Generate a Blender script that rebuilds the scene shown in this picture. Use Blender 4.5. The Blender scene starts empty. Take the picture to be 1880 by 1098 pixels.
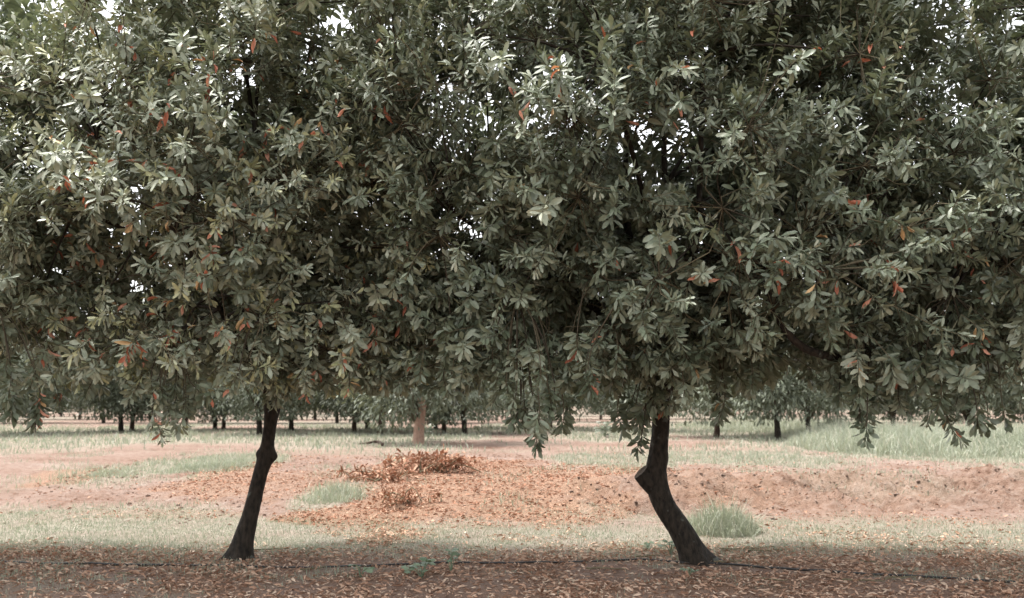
import bpy, math
import numpy as np
from mathutils import Matrix, Vector

# ------------------------------------------------------------------ camera, sky, sun, exposure
scene = bpy.context.scene
C = scene.collection
CAM_H, PITCH, LENS = 1.57, math.radians(5.9), 35.0
FPX = LENS / 36.0 * 1880.0
cam = bpy.data.cameras.new("camera"); cam.lens = LENS; cam.sensor_width = 36.0
cam.clip_start = 0.05; cam.clip_end = 6000.0
cam.dof.use_dof = True; cam.dof.focus_distance = 9.2; cam.dof.aperture_fstop = 2.0
camo = bpy.data.objects.new("camera", cam); C.objects.link(camo)
camo.location = (0, 0, CAM_H); camo.rotation_euler = (math.pi / 2 + PITCH, 0, 0)
scene.camera = camo

SUN_EL, SUN_AZ = math.radians(66), math.radians(-75)      # azimuth from +Y towards +X: high, from the left and a little behind the row
world = bpy.data.worlds.new("World"); scene.world = world; world.use_nodes = True
wn, wl = world.node_tree.nodes, world.node_tree.links
wn.clear()
sky = wn.new("ShaderNodeTexSky"); sky.sky_type = 'NISHITA'; sky.sun_disc = False
sky.sun_elevation = SUN_EL; sky.sun_rotation = SUN_AZ
sky.air_density = 1.0; sky.dust_density = 4.0; sky.ozone_density = 1.0
hs = wn.new("ShaderNodeHueSaturation"); hs.inputs["Saturation"].default_value = 0.12
bg = wn.new("ShaderNodeBackground"); bg.inputs["Strength"].default_value = 0.15
wo = wn.new("ShaderNodeOutputWorld")
wl.new(sky.outputs[0], hs.inputs["Color"]); wl.new(hs.outputs[0], bg.inputs["Color"]); wl.new(bg.outputs[0], wo.inputs["Surface"])

sun = bpy.data.lights.new("sun", 'SUN'); sun.energy = 2.2; sun.angle = math.radians(9); sun.color = (1.0, 0.95, 0.88)
suno = bpy.data.objects.new("sun", sun); C.objects.link(suno)
sdir = Vector((math.sin(SUN_AZ) * math.cos(SUN_EL), math.cos(SUN_AZ) * math.cos(SUN_EL), math.sin(SUN_EL)))
suno.rotation_euler = (-sdir).to_track_quat('-Z', 'Y').to_euler(); suno.location = (0, 0, 30)

scene.view_settings.view_transform = 'Standard'; scene.view_settings.look = 'None'
scene.view_settings.exposure = 1.85; scene.view_settings.gamma = 1.0
scene.render.engine = 'CYCLES'
scene.cycles.max_bounces = 8; scene.cycles.diffuse_bounces = 4; scene.cycles.transmission_bounces = 4

# ------------------------------------------------------------------ maths helpers
rng = np.random.default_rng(7)
cp, sp_ = math.cos(PITCH), math.sin(PITCH)
def ray(px, py):
    a, b = (px - 940.0) / FPX, (549.0 - py) / FPX
    return np.array([a, cp - b * sp_, sp_ + b * cp])
def P(px, py, Y):
    d = ray(px, py); t = Y / d[1]
    return np.array([d[0] * t, Y, CAM_H + d[2] * t])
def project(p):
    q = p - np.array([0, 0, CAM_H])
    f = q[:, 1] * cp + q[:, 2] * sp_; u = -q[:, 1] * sp_ + q[:, 2] * cp
    f = np.maximum(f, 0.01)
    return 940 + FPX * q[:, 0] / f, 549 - FPX * u / f, f
def sstep(a, b, x):
    t = np.clip((x - a) / (b - a), 0, 1); return t * t * (3 - 2 * t)
def hash2(i, j, s):
    h = (i.astype(np.int64) * 374761393 + j.astype(np.int64) * 668265263 + s * 1274126177) & 0xFFFFFFFF
    h = ((h ^ (h >> 13)) * 1274126177) & 0xFFFFFFFF
    h = (h ^ (h >> 16)) & 0xFFFFFF
    return h / float(0xFFFFFF)
def vnoise(x, y, s=0):
    i, j = np.floor(x), np.floor(y); fx, fy = x - i, y - j
    fx, fy = fx * fx * (3 - 2 * fx), fy * fy * (3 - 2 * fy)
    a, b = hash2(i, j, s), hash2(i + 1, j, s); c, d = hash2(i, j + 1, s), hash2(i + 1, j + 1, s)
    return (a * (1 - fx) + b * fx) * (1 - fy) + (c * (1 - fx) + d * fx) * fy
def fbm(x, y, s=0, o=4):
    v, a, t = 0, 1.0, 0
    for k in range(o):
        v = v + a * vnoise(x * 2 ** k, y * 2 ** k, s + k * 17); t += a; a *= 0.55
    return v / t
def norm(v):
    return v / np.maximum(np.linalg.norm(v, axis=-1, keepdims=True), 1e-9)

# ------------------------------------------------------------------ terrain
def H0(x, y):
    w = sstep(-0.3, 2.2, x)
    edge = 14.1 + 0.10 * np.clip(x, 0, 12) + 0.5 * (vnoise(x * 0.7, x * 0 + 3, 5) - 0.5)
    right = 0.34 * sstep(0, 1, (y - edge) / 1.9)
    left = 0.30 * sstep(12.5, 21, y)
    z = left * (1 - w) + right * w
    z = z + 0.02 * (fbm(x * 0.6, y * 0.6, 11, 3) - 0.5) * sstep(2, 9, y)
    return z
def H(x, y):
    x = np.asarray(x, float); y = np.asarray(y, float)
    z = H0(x, y)
    w = sstep(-0.3, 2.2, x)
    edge = 14.1 + 0.10 * np.clip(x, 0, 12)
    face = w * sstep(-0.4, 0.4, y - edge) * (1 - sstep(1.6, 2.8, y - edge))
    z = z + face * (0.58 * (fbm(x * 3.0 + 1.3 * y, y * .8, 31, 4) - 0.5) + 0.07 * (vnoise(x * 9, y * 7, 37) - 0.5) + 0.18 * (1 - 2 * np.abs(fbm(x * 2.1 + 1.5 * y, y * .9, 53, 3) - .5) * 2) - .09)
    mound = np.exp(-((x + 0.9) / 1.7) ** 2 - ((y - 16.2) / 1.5) ** 2)
    z = z + 0.10 * mound
    soil = sstep(12.5, 14, y) * (1 - sstep(30, 60, y))
    z = z + soil * (0.10 * (fbm(x * 1.8, y * 1.8, 41, 5) - 0.5) + 0.035 * (vnoise(x * 7, y * 7, 43) - 0.5))
    near = 1 - sstep(12, 14, y)
    z = z + near * 0.03 * (fbm(x * 2.2, y * 2.2, 47, 3) - 0.5)
    return z
def bank_mask(x, y):
    edge = 14.1 + 0.10 * np.clip(x, 0, 12)
    return sstep(-0.3, 2.0, x) * sstep(-.7, .5, y - edge) * (1 - sstep(1.4, 2.6, y - edge)) * (.45 + .8 * fbm(x * 1.3, y * 1.3, 211, 3)) * .9
def Hs(x, y): return float(H(np.array([x]), np.array([y]))[0])
def G(px, py):
    d = ray(px, py); Y = 10.0
    lo, hi = 5.0, 400.0
    ys = np.geomspace(lo, hi, 900); t = ys / d[1]
    z = CAM_H + d[2] * t; hz = H(d[0] * t, ys)
    k = np.argmax(z <= hz) if np.any(z <= hz) else len(ys) - 1
    return np.array([d[0] * t[k], ys[k], hz[k]])
def ell(x, y, px, py, rx, ry, jit=0.5, s=0):
    c = G(px, py); D = c[1]; h = max(CAM_H - c[2], 0.5)
    a = rx / FPX * D; b = max(ry * D * D / (FPX * h), 0.15)
    n = (fbm(x * 1.3, y * 0.9, 71 + s, 3) - 0.5) * 2 * jit
    r = np.sqrt(((x - c[0]) / a) ** 2 + ((y - c[1]) / b) ** 2) + n
    return 1 - sstep(0.75, 1.2, r)
def litter_mask(x, y):
    n = fbm(x * 1.1, y * 1.1, 101, 3)
    lim = 11.1 + 0.5 * (n - 0.5) + 0.25 * np.sin(x * 0.8)
    m = 1 - sstep(lim - 1.2, lim + 0.5, y)
    m = m * np.clip(.12 + 1.5 * (fbm(x * 1.5, y * 2.2, 105, 4) - .22), 0, 1)
    m = m * (1 - 0.75 * ell(x, y, 1130, 1050, 100, 20, 0.3, 3))       # bare patch before the bent trunk
    for k, (px, py, rx, ry, g) in enumerate([(600, 948, 110, 15, 1.0), (740, 915, 90, 22, 1.0), (880, 890, 230, 42, .85), (960, 925, 100, 24, .95), (560, 890, 120, 16, .5), (1030, 880, 90, 14, .8),
            (790, 862, 110, 22, .9), (430, 885, 110, 18, .7), (450, 862, 45, 10, .8), (130, 875, 80, 10, .8), (1150, 868, 110, 12, .7),
            (300, 945, 150, 7, .35), (1450, 905, 260, 40, .22), (1320, 882, 90, 16, .4), (900, 962, 200, 8, .4), (640, 830, 160, 12, .15), (1250, 820, 200, 8, .15), (1300, 1012, 200, 10, .4)]):
        m = np.maximum(m, g * ell(x, y, px, py, rx, ry, 0.55, k))
    m = np.maximum(m, .07 * sstep(12.5, 14, y))
    return np.clip(m, 0, 1)
def grass_mask(x, y):
    n = fbm(x * 0.9, y * 0.7, 131, 4)
    lo = 10.6 + 0.5 * (n - .5); hi = 13.4 + 2.6 * (n - 0.5) + 1.2 * sstep(-2.5, -5, x)
    m = 0.95 * sstep(lo - 0.8, lo + 0.6, y) * (1 - sstep(hi - 1.1, hi + 0.9, y)) * (.5 + .9 * fbm(x * 1.9, y * 1.9, 137, 3))
    m = np.maximum(m, 0.5 * (1 - sstep(10.3, 11.2, y)) * sstep(.46, .62, fbm(x * 1.4, y * 1.8, 139, 3)))
    for k, (px, py, rx, ry, g) in enumerate([(390, 848, 110, 16, 1), (210, 868, 90, 10, .7), (615, 908, 70, 14, .8), (1325, 965, 70, 16, .9), (1130, 845, 120, 14, .7),
            (1360, 842, 180, 16, .75), (1640, 822, 190, 26, 1), (150, 795, 130, 12, .8), (1120, 940, 130, 9, .55), (1480, 985, 300, 14, .8), (940, 930, 60, 10, .5), (1620, 880, 120, 8, .3)]):
        m = np.maximum(m, g * ell(x, y, px, py, rx, ry, 0.5, 40 + k))
    far = sstep(22, 30, y) * sstep(.42, .58, fbm(x * 0.22, y * 0.10, 151, 3))
    band = sstep(29, 32, y) * (1 - sstep(46, 52, y)) * sstep(.32, .5, fbm(x * 0.3, y * 0.2, 157, 3))
    m = np.maximum(m, np.maximum(far * .8, band * .9))
    m = np.maximum(m, 0.30 * sstep(14, 18, y) * sstep(.52, .66, n))
    return np.clip(m, 0, 1)

# ------------------------------------------------------------------ mesh helpers
def mesh_np(name, verts, tris, mats, attrs=None, matidx=None, smooth=True, uv=None):
    me = bpy.data.meshes.new(name)
    n, m = len(verts), len(tris); k = tris.shape[1]
    me.vertices.add(n); me.vertices.foreach_set("co", np.ascontiguousarray(verts, np.float32).ravel())
    me.loops.add(m * k); me.loops.foreach_set("vertex_index", np.ascontiguousarray(tris, np.int32).ravel())
    me.polygons.add(m); me.polygons.foreach_set("loop_start", np.arange(0, m * k, k, dtype=np.int32))
    if smooth: me.polygons.foreach_set("use_smooth", np.ones(m, bool))
    if matidx is not None: me.polygons.foreach_set("material_index", np.ascontiguousarray(matidx, np.int32))
    for a, v in (attrs or {}).items():
        at = me.attributes.new(a, 'FLOAT', 'POINT'); at.data.foreach_set("value", np.ascontiguousarray(v, np.float32))
    for mt in mats: me.materials.append(mt)
    me.update(calc_edges=True); me.validate()
    return me
def link(name, me, parent=None, **props):
    o = bpy.data.objects.new(name, me); C.objects.link(o)
    if parent: o.parent = parent
    for k, v in props.items(): o[k] = v
    return o
def empty(name, loc, label, cat, group=None):
    o = bpy.data.objects.new(name, None); C.objects.link(o); o.location = [float(v) for v in loc]
    o.empty_display_size = 0.2
    o["label"] = label; o["category"] = cat
    if group: o["group"] = group
    return o
def frames(path):
    t = norm(np.gradient(path, axis=0))
    ref = np.array([0.3, 0.9, 0.2]) if abs(norm(path[-1] - path[0]) @ np.array([0.3, 0.9, 0.2])) < .85 else np.array([1., 0, 0])
    n = norm(np.cross(t, ref)); b = np.cross(t, n)
    return t, n, b
def tube(path, rad, sides):
    path = np.asarray(path, float); rad = np.asarray(rad, float)
    t, n, b = frames(path); a = np.linspace(0, 2 * math.pi, sides, endpoint=False)
    v = path[:, None] + rad[:, None, None] * (np.cos(a)[None, :, None] * n[:, None] + np.sin(a)[None, :, None] * b[:, None])
    m = len(path); i = np.arange(m - 1)[:, None] * sides; j = np.arange(sides)[None]; j2 = (j + 1) % sides
    q = np.stack([i + j, i + j2, i + sides + j2, i + sides + j], -1).reshape(-1, 4)
    v = v.reshape(-1, 3)
    tri = np.concatenate([q[:, [0, 1, 2]], q[:, [0, 2, 3]]])
    v = np.concatenate([v, path[-1:] + t[-1] * rad[-1] * .5])             # closed tip
    e = (m - 1) * sides; cap = np.stack([e + np.arange(sides), e + (np.arange(sides) + 1) % sides, np.full(sides, len(v) - 1)], -1)
    return v, np.concatenate([tri, cap])
class Acc:
    def __init__(s): s.v, s.f, s.n, s.a, s.m = [], [], 0, [], []
    def add(s, v, f, a=0.5, m=0):
        s.v.append(v); s.f.append(f + s.n); s.n += len(v)
        s.a.append(np.full(len(v), a) if np.isscalar(a) else a); s.m.append(np.full(len(f), m))
    def mesh(s, name, mats, off=None, smooth=True):
        v = np.concatenate(s.v)
        if off is not None: v = v - np.asarray(off)
        return mesh_np(name, v, np.concatenate(s.f), mats, {"tint": np.concatenate(s.a)}, np.concatenate(s.m), smooth)
def spline(pts, n):
    pts = np.asarray(pts, float); k = len(pts)
    t = np.linspace(0, k - 1, n); i = np.clip(t.astype(int), 0, k - 2); f = (t - i)[:, None]
    p0, p1, p2, p3 = pts[np.maximum(i - 1, 0)], pts[i], pts[i + 1], pts[np.minimum(i + 2, k - 1)]
    return 0.5 * (2 * p1 + (p2 - p0) * f + (2 * p0 - 5 * p1 + 4 * p2 - p3) * f * f + (3 * p1 - p0 - 3 * p2 + p3) * f ** 3)

# ------------------------------------------------------------------ materials
def mat(name):
    m = bpy.data.materials.new(name); m.use_nodes = True
    nt = m.node_tree; p = nt.nodes["Principled BSDF"]
    return m, nt.nodes, nt.links, p
def ramp(nodes, stops):
    r = nodes.new("ShaderNodeValToRGB"); e = r.color_ramp.elements
    while len(e) < len(stops): e.new(0.5)
    for k, (pos, col) in enumerate(stops): e[k].position = pos; e[k].color = (*col, 1)
    return r
def noise(nodes, links, scale, detail=4, coord=None):
    t = nodes.new("ShaderNodeTexNoise"); t.inputs["Scale"].default_value = scale; t.inputs["Detail"].default_value = detail
    if coord is not None: links.new(coord, t.inputs["Vector"])
    return t
def attr(nodes, name):
    a = nodes.new("ShaderNodeAttribute"); a.attribute_name = name; return a
def leaf_mat(name, stops, rough, spec, trans, tcol):
    m, N, L, p = mat(name)
    r = ramp(N, stops); L.new(attr(N, "tint").outputs["Fac"], r.inputs[0])
    geo = N.new("ShaderNodeNewGeometry")
    nz = noise(N, L, 40, 2, geo.outputs["Position"])
    mx = N.new("ShaderNodeMix"); mx.data_type = 'RGBA'; mx.blend_type = 'MULTIPLY'; mx.inputs[0].default_value = 0.5
    L.new(r.outputs[0], mx.inputs[6]); L.new(nz.outputs["Fac"], mx.inputs[7])
    ad = N.new("ShaderNodeMix"); ad.data_type = 'RGBA'; ad.blend_type = 'MULTIPLY'; ad.inputs[0].default_value = 1; ad.inputs[7].default_value = (1.33, 1.33, 1.33, 1)
    L.new(mx.outputs[2], ad.inputs[6])
    L.new(ad.outputs[2], p.inputs["Base Color"])
    p.inputs["Roughness"].default_value = rough; p.inputs["Specular IOR Level"].default_value = spec
    if trans > 0:
        tr = N.new("ShaderNodeBsdfTranslucent"); tr.inputs["Color"].default_value = (*tcol, 1)
        ms = N.new("ShaderNodeMixShader"); ms.inputs[0].default_value = trans
        L.new(p.outputs[0], ms.inputs[1]); L.new(tr.outputs[0], ms.inputs[2])
        L.new(ms.outputs[0], N["Material Output"].inputs["Surface"])
    return m
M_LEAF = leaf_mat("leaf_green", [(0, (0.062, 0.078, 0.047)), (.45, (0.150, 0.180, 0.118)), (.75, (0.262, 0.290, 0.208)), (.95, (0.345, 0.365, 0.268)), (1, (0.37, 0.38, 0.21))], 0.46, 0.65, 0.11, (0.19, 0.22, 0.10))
M_FARLEAF = leaf_mat("leaf_far", [(0, (0.075, 0.09, 0.06)), (1, (0.16, 0.182, 0.125))], 0.5, 0.45, 0.15, (0.14, 0.16, 0.07))
M_DRY = leaf_mat("leaf_dry", [(0, (0.20, 0.07, 0.04)), (.4, (0.42, 0.15, 0.09)), (.75, (0.58, 0.29, 0.20)), (1, (0.48, 0.36, 0.17))], 0.6, 0.3, 0.2, (0.5, 0.16, 0.07))
M_LITTER = leaf_mat("litter_leaf", [(0, (0.085, 0.046, 0.030)), (.3, (0.235, 0.135, 0.090)), (.65, (0.42, 0.265, 0.182)), (1, (0.55, 0.43, 0.33))], 0.75, 0.1, 0.1, (0.3, 0.14, 0.08))
M_RUST = leaf_mat("rust_leaf", [(0, (0.075, 0.035, 0.023)), (.4, (0.185, 0.088, 0.055)), (.8, (0.31, 0.162, 0.105)), (1, (0.42, 0.275, 0.195))], 0.75, 0.1, 0.1, (0.3, 0.12, 0.06))
M_GRASS = leaf_mat("grass_blade", [(0, (0.165, 0.19, 0.145)), (.5, (0.25, 0.268, 0.212)), (.85, (0.31, 0.31, 0.25)), (1, (0.37, 0.325, 0.265))], 0.6, 0.3, 0.25, (0.35, 0.40, 0.25))
M_WEED = leaf_mat("weed_leaf", [(0, (0.10, 0.15, 0.09)), (1, (0.21, 0.27, 0.18))], 0.5, 0.4, 0.2, (0.2, 0.3, 0.12))
M_TWIG = leaf_mat("twig_bark", [(0, (0.045, 0.035, 0.025)), (1, (0.15, 0.13, 0.08))], 0.8, 0.2, 0, (0, 0, 0))
def bark(name, a, b, spots=None):
    m, N, L, p = mat(name)
    tc = N.new("ShaderNodeTexCoord"); mp = N.new("ShaderNodeMapping"); mp.inputs["Scale"].default_value = (1, 1, 0.45)
    L.new(tc.outputs["Object"], mp.inputs[0])
    n1 = noise(N, L, 28, 8, mp.outputs[0]); n2 = noise(N, L, 5, 3, tc.outputs["Object"])
    r = ramp(N, [(.32, a), (.7, b)]); L.new(n1.outputs["Fac"], r.inputs[0])
    out = r.outputs[0]
    if spots:
        n3 = noise(N, L, 9, 2, tc.outputs["Object"]); rr = ramp(N, [(.66, (0, 0, 0)), (.72, (1, 1, 1))]); L.new(n3.outputs["Fac"], rr.inputs[0])
        mx = N.new("ShaderNodeMix"); mx.data_type = 'RGBA'; mx.inputs[7].default_value = (*spots, 1)
        mm = N.new("ShaderNodeMath"); mm.operation = 'MULTIPLY'; L.new(rr.outputs[0], mm.inputs[0]); L.new(n2.outputs["Fac"], mm.inputs[1])
        L.new(mm.outputs[0], mx.inputs[0]); L.new(out, mx.inputs[6]); out = mx.outputs[2]
    L.new(out, p.inputs["Base Color"]); p.inputs["Roughness"].default_value = 0.85; p.inputs["Specular IOR Level"].default_value = 0.25
    bp = N.new("ShaderNodeBump"); bp.inputs["Strength"].default_value = 1.0; bp.inputs["Distance"].default_value = 0.022
    L.new(n1.outputs["Fac"], bp.inputs["Height"]); L.new(bp.outputs[0], p.inputs["Normal"])
    return m
M_BARK = bark("bark_dark", (0.010, 0.008, 0.006), (0.042, 0.033, 0.024), (0.13, 0.14, 0.12))
M_BARK2 = bark("bark_brown", (0.03, 0.02, 0.014), (0.09, 0.058, 0.042))
M_PALE = bark("bark_pale_wash", (0.30, 0.19, 0.14), (0.46, 0.31, 0.24))
M_CUT = bark("cut_wood", (0.05, 0.035, 0.025), (0.13, 0.095, 0.065))
def ground_mat():
    m, N, L, p = mat("orchard_ground")
    geo = N.new("ShaderNodeNewGeometry"); pos = geo.outputs["Position"]
    na, nb, nc = noise(N, L, 0.7, 5, pos), noise(N, L, 9, 6, pos), noise(N, L, 60, 3, pos)
    soil = ramp(N, [(.34, (0.115, 0.068, 0.051)), (.45, (0.180, 0.122, 0.097)), (.55, (0.208, 0.152, 0.126)), (.7, (0.245, 0.198, 0.172))])
    mv = N.new("ShaderNodeMath"); mv.operation = 'MULTIPLY_ADD'; mv.inputs[1].default_value = 0.55
    hv = N.new("ShaderNodeMath"); hv.operation = 'MULTIPLY'; hv.inputs[1].default_value = 0.45
    L.new(na.outputs["Fac"], hv.inputs[0]); L.new(nb.outputs["Fac"], mv.inputs[0]); L.new(hv.outputs[0], mv.inputs[2]); L.new(mv.outputs[0], soil.inputs[0])
    gr = ramp(N, [(.3, (0.20, 0.19, 0.148)), (.7, (0.275, 0.255, 0.21))]); L.new(nb.outputs["Fac"], gr.inputs[0])
    lt = ramp(N, [(.3, (0.13, 0.078, 0.050)), (.5, (0.235, 0.142, 0.094)), (.7, (0.33, 0.225, 0.158))]); L.new(nc.outputs["Fac"], lt.inputs[0])
    face = ramp(N, [(.3, (0.10, 0.058, 0.040)), (.5, (0.178, 0.116, 0.087)), (.7, (0.225, 0.168, 0.135))]); L.new(nb.outputs['Fac'], face.inputs[0])
    def mixby(a, b, an):
        x = N.new("ShaderNodeMix"); x.data_type = 'RGBA'
        s = N.new("ShaderNodeMath"); s.operation = 'MULTIPLY'; s.inputs[1].default_value = 0.8
        L.new(attr(N, an).outputs["Fac"], s.inputs[0]); L.new(s.outputs[0], x.inputs[0]); L.new(a, x.inputs[6]); L.new(b, x.inputs[7]); return x.outputs[2]
    c = mixby(mixby(mixby(soil.outputs[0], face.outputs[0], "bank"), gr.outputs[0], "grass"), lt.outputs[0], "litter")
    L.new(c, p.inputs["Base Color"]); p.inputs["Roughness"].default_value = 0.95; p.inputs["Specular IOR Level"].default_value = 0.04
    bp = N.new("ShaderNodeBump"); bp.inputs["Strength"].default_value = 1.0; bp.inputs["Distance"].default_value = 0.04
    ad = N.new("ShaderNodeMath"); ad.operation = 'ADD'; L.new(nb.outputs["Fac"], ad.inputs[0]); L.new(nc.outputs["Fac"], ad.inputs[1])
    L.new(ad.outputs[0], bp.inputs["Height"]); L.new(bp.outputs[0], p.inputs["Normal"])
    return m
M_GROUND = ground_mat()
def plain(name, col, rough):
    m, N, L, p = mat(name)
    g = N.new("ShaderNodeNewGeometry"); n = noise(N, L, 30, 3, g.outputs["Position"])
    r = ramp(N, [(.3, tuple(.7 * c for c in col)), (.7, tuple(1.3 * c for c in col))]); L.new(n.outputs["Fac"], r.inputs[0]); L.new(r.outputs[0], p.inputs["Base Color"])
    p.inputs["Roughness"].default_value = rough; return m
M_PIPE = plain("black_polythene", (0.018, 0.017, 0.016), 0.5)

# ------------------------------------------------------------------ ground sheet
def axis(fine_a, fine_b, step, far_a, far_b, g):
    c = list(np.arange(fine_a, fine_b, step))
    s = step; v = fine_b
    while v < far_b: c.append(v); s *= g; v += s
    c.append(far_b)
    s = step; v = fine_a; pre = []
    while True:
        s *= g; v -= s
        if v < far_a: break
        pre.append(v)
    return np.array([far_a] + pre[::-1] + c)
gx = axis(-8.0, 9.0, 0.085, -3500, 3500, 1.06); gy = axis(8.0, 22.0, 0.065, -60, 4500, 1.045)
X, Y = np.meshgrid(gx, gy); xf, yf = X.ravel(), Y.ravel()
V = np.stack([xf, yf, H(xf, yf)], -1)
nx = len(gx); ii, jj = np.meshgrid(np.arange(len(gy) - 1), np.arange(nx - 1), indexing='ij'); b0 = (ii * nx + jj).ravel()
Q = np.stack([b0, b0 + 1, b0 + nx + 1, b0 + nx], -1)
link("ground", mesh_np("ground", V, Q, [M_GROUND], {"grass": grass_mask(xf, yf), "litter": litter_mask(xf, yf), "bank": bank_mask(xf, yf)}), kind="structure")

# ------------------------------------------------------------------ leaves
def leaf_template(rows, wav, curl, seed, fold=0.12, width=0.335, twist=0.0):
    """oblanceolate blade of unit length along +x, widest past the middle, wavy rim, folded on its midrib"""
    r = np.random.default_rng(seed); v = [(0, 0, 0)]; f = []
    ph = r.uniform(0, 6.28, 2)
    def bend(t): return -curl * t * t
    for t in rows:
        w = width * 0.5 * (max(0.0, math.sin(math.pi * min(1, t ** 1.55)))) ** 0.72
        for s in (-1, 0, 1):
            wz = wav * math.sin(9 * t + ph[0 if s < 0 else 1]) * abs(s)
            ww = w * (1 + 0.22 * wav * 20 * 0.25 * math.sin(14 * t + ph[1 if s < 0 else 0]))
            a = twist * t
            yy, zz = s * ww, fold * abs(s) * w * 2 + wz
            v.append((t, yy * math.cos(a) - zz * math.sin(a), bend(t) + yy * math.sin(a) + zz * math.cos(a)))
    v.append((1, 0, bend(1))); n = len(rows)
    f += [(0, 2, 1), (0, 3, 2)]
    for k in range(n - 1):
        a, b = 1 + 3 * k, 4 + 3 * k
        for s in (0, 1): f += [(a + s, a + s + 1, b + s + 1), (a + s, b + s + 1, b + s)]
    e = 1 + 3 * (n - 1); tip = len(v) - 1
    f += [(e, e + 1, tip), (e + 1, e + 2, tip)]
    return np.array(v, float), np.array(f)
LO = [leaf_template([.45, .86], .022, c, k, twist=tw) for k, (c, tw) in enumerate([(.10, .2), (.28, -.3), (-.06, .4), (.42, 0.1), (.18, -.5), (.0, 0)])]
HI = [leaf_template([.15, .32, .5, .66, .8, .92], .026, c, 20 + k, twist=tw) for k, (c, tw) in enumerate([(.12, .2), (.28, -.3), (-.05, .4), (.40, .1), (.18, -.5), (.02, 0)])]
BACK = [leaf_template([.68], .0, c, 50 + k, twist=tw, width=.38) for k, (c, tw) in enumerate([(.12, .3), (.3, -.3), (.05, 0)])]
FAR = [leaf_template([.62], .0, c, 40 + k, width=.34) for k, c in enumerate([.15, .35])]
DRY = [leaf_template([.25, .5, .75, .92], .045, c, 60 + k, fold=.5, twist=tw, width=.30) for k, (c, tw) in enumerate([(.5, .8), (-.35, -1.0), (.8, .4), (.2, 1.5)])]
LIT = [leaf_template([.4, .8], .03, c, 80 + k, fold=.35, twist=tw, width=.30) for k, (c, tw) in enumerate([(.25, .5), (-.25, -.6), (.1, .2), (.4, -.2)])]
def bake_leaves(T, which, pos, B, size, tint):
    """stack many copies of the templates: pos (n,3), B (n,3,3) rows = x,y,z axes"""
    vs, fs, as_, n0 = [], [], [], 0
    for k, (tv, tf) in enumerate(T):
        m = which == k
        if not m.any(): continue
        v = np.einsum('vc,ncd->nvd', tv, B[m]) * size[m][:, None, None] + pos[m][:, None]
        c, nv = v.shape[:2]
        f = tf[None] + (np.arange(c) * nv)[:, None, None] + n0
        vs.append(v.reshape(-1, 3)); fs.append(f.reshape(-1, 3)); n0 += c * nv
        as_.append(np.repeat(tint[m], nv))
    return np.concatenate(vs), np.concatenate(fs), np.concatenate(as_)
def basis(d, up):
    x = norm(d); y = norm(np.cross(up, x)); z = np.cross(x, y)
    return np.stack([x, y, z], 1)
def sprig_leaves(r, base, d, length, K, per, leafsize, droop):
    """whorls of leaves along each sprig; arrays over sprigs"""
    S = len(base); d = norm(d)
    ref = norm(r.normal(size=(S, 3))); e1 = norm(np.cross(d, ref)); e2 = np.cross(d, e1)
    pos, dr, up, sz, tn = [], [], [], [], []
    big = r.uniform(.74, 1.22, S); phase = r.uniform(0, 6.28, S); stint = r.normal(0, .17, S)
    for k in range(K):
        t = (k + 0.5) / K
        for q in range(per):
            a = phase + q * 2 * math.pi / per + k * (math.pi / per) + r.normal(0, .34, S)
            rad = np.cos(a)[:, None] * e1 + np.sin(a)[:, None] * e2
            tilt = np.radians(82 - 46 * t ** 1.5 + r.normal(0, 17, S))[:, None]
            ld = np.cos(tilt) * d + np.sin(tilt) * rad
            ld = ld + np.array([0, 0, -1.0]) * (droop * (1.15 - .6 * t) + r.normal(0, .2, S))[:, None]
            u = d * .75 + np.array([0, 0, .55]) + r.normal(0, .34, (S, 3))
            p = base + d * (length * (.12 + .88 * t))[:, None] + rad * .006
            s = leafsize * (0.82 + 0.30 * math.sin(math.pi * (0.25 + .6 * t))) * r.uniform(.7, 1.2, S) * big
            keep = r.random(S) < .90
            pos.append(p[keep]); dr.append(ld[keep]); up.append(u[keep]); sz.append(s[keep])
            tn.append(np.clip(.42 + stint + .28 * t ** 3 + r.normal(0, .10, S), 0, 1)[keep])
    return [np.concatenate(q) for q in (pos, dr, up, sz, tn)]

def crown_points(r, n, env, inner=0.35):
    cx, cy, zc, rx, ry, zu, zl, seed = env
    out = []
    while len(out) < n:
        v = r.normal(size=3); v /= np.linalg.norm(v)
        lump = 0.86 + 0.32 * (vnoise(np.array([v[0] * 2.3 + 5 + seed]), np.array([v[2] * 2.3 + v[1] * 1.7 + 9]), seed)[0])
        rad = (inner ** 3 + (1 - inner ** 3) * r.random()) ** (1 / 2.6) * lump
        v = v / (np.abs(v) ** 2.7).sum() ** (1 / 2.7); p = np.array([cx + v[0] * rx * rad, cy + v[1] * ry * rad, zc + v[2] * rad * (zu if v[2] > 0 else zl)])
        if p[2] < zc - zl * .98: continue
        if out and min(np.sum((np.array(out) - p) ** 2, 1)) < 0.12 and r.random() < .8: continue
        out.append(p)
    return np.array(out)

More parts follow.
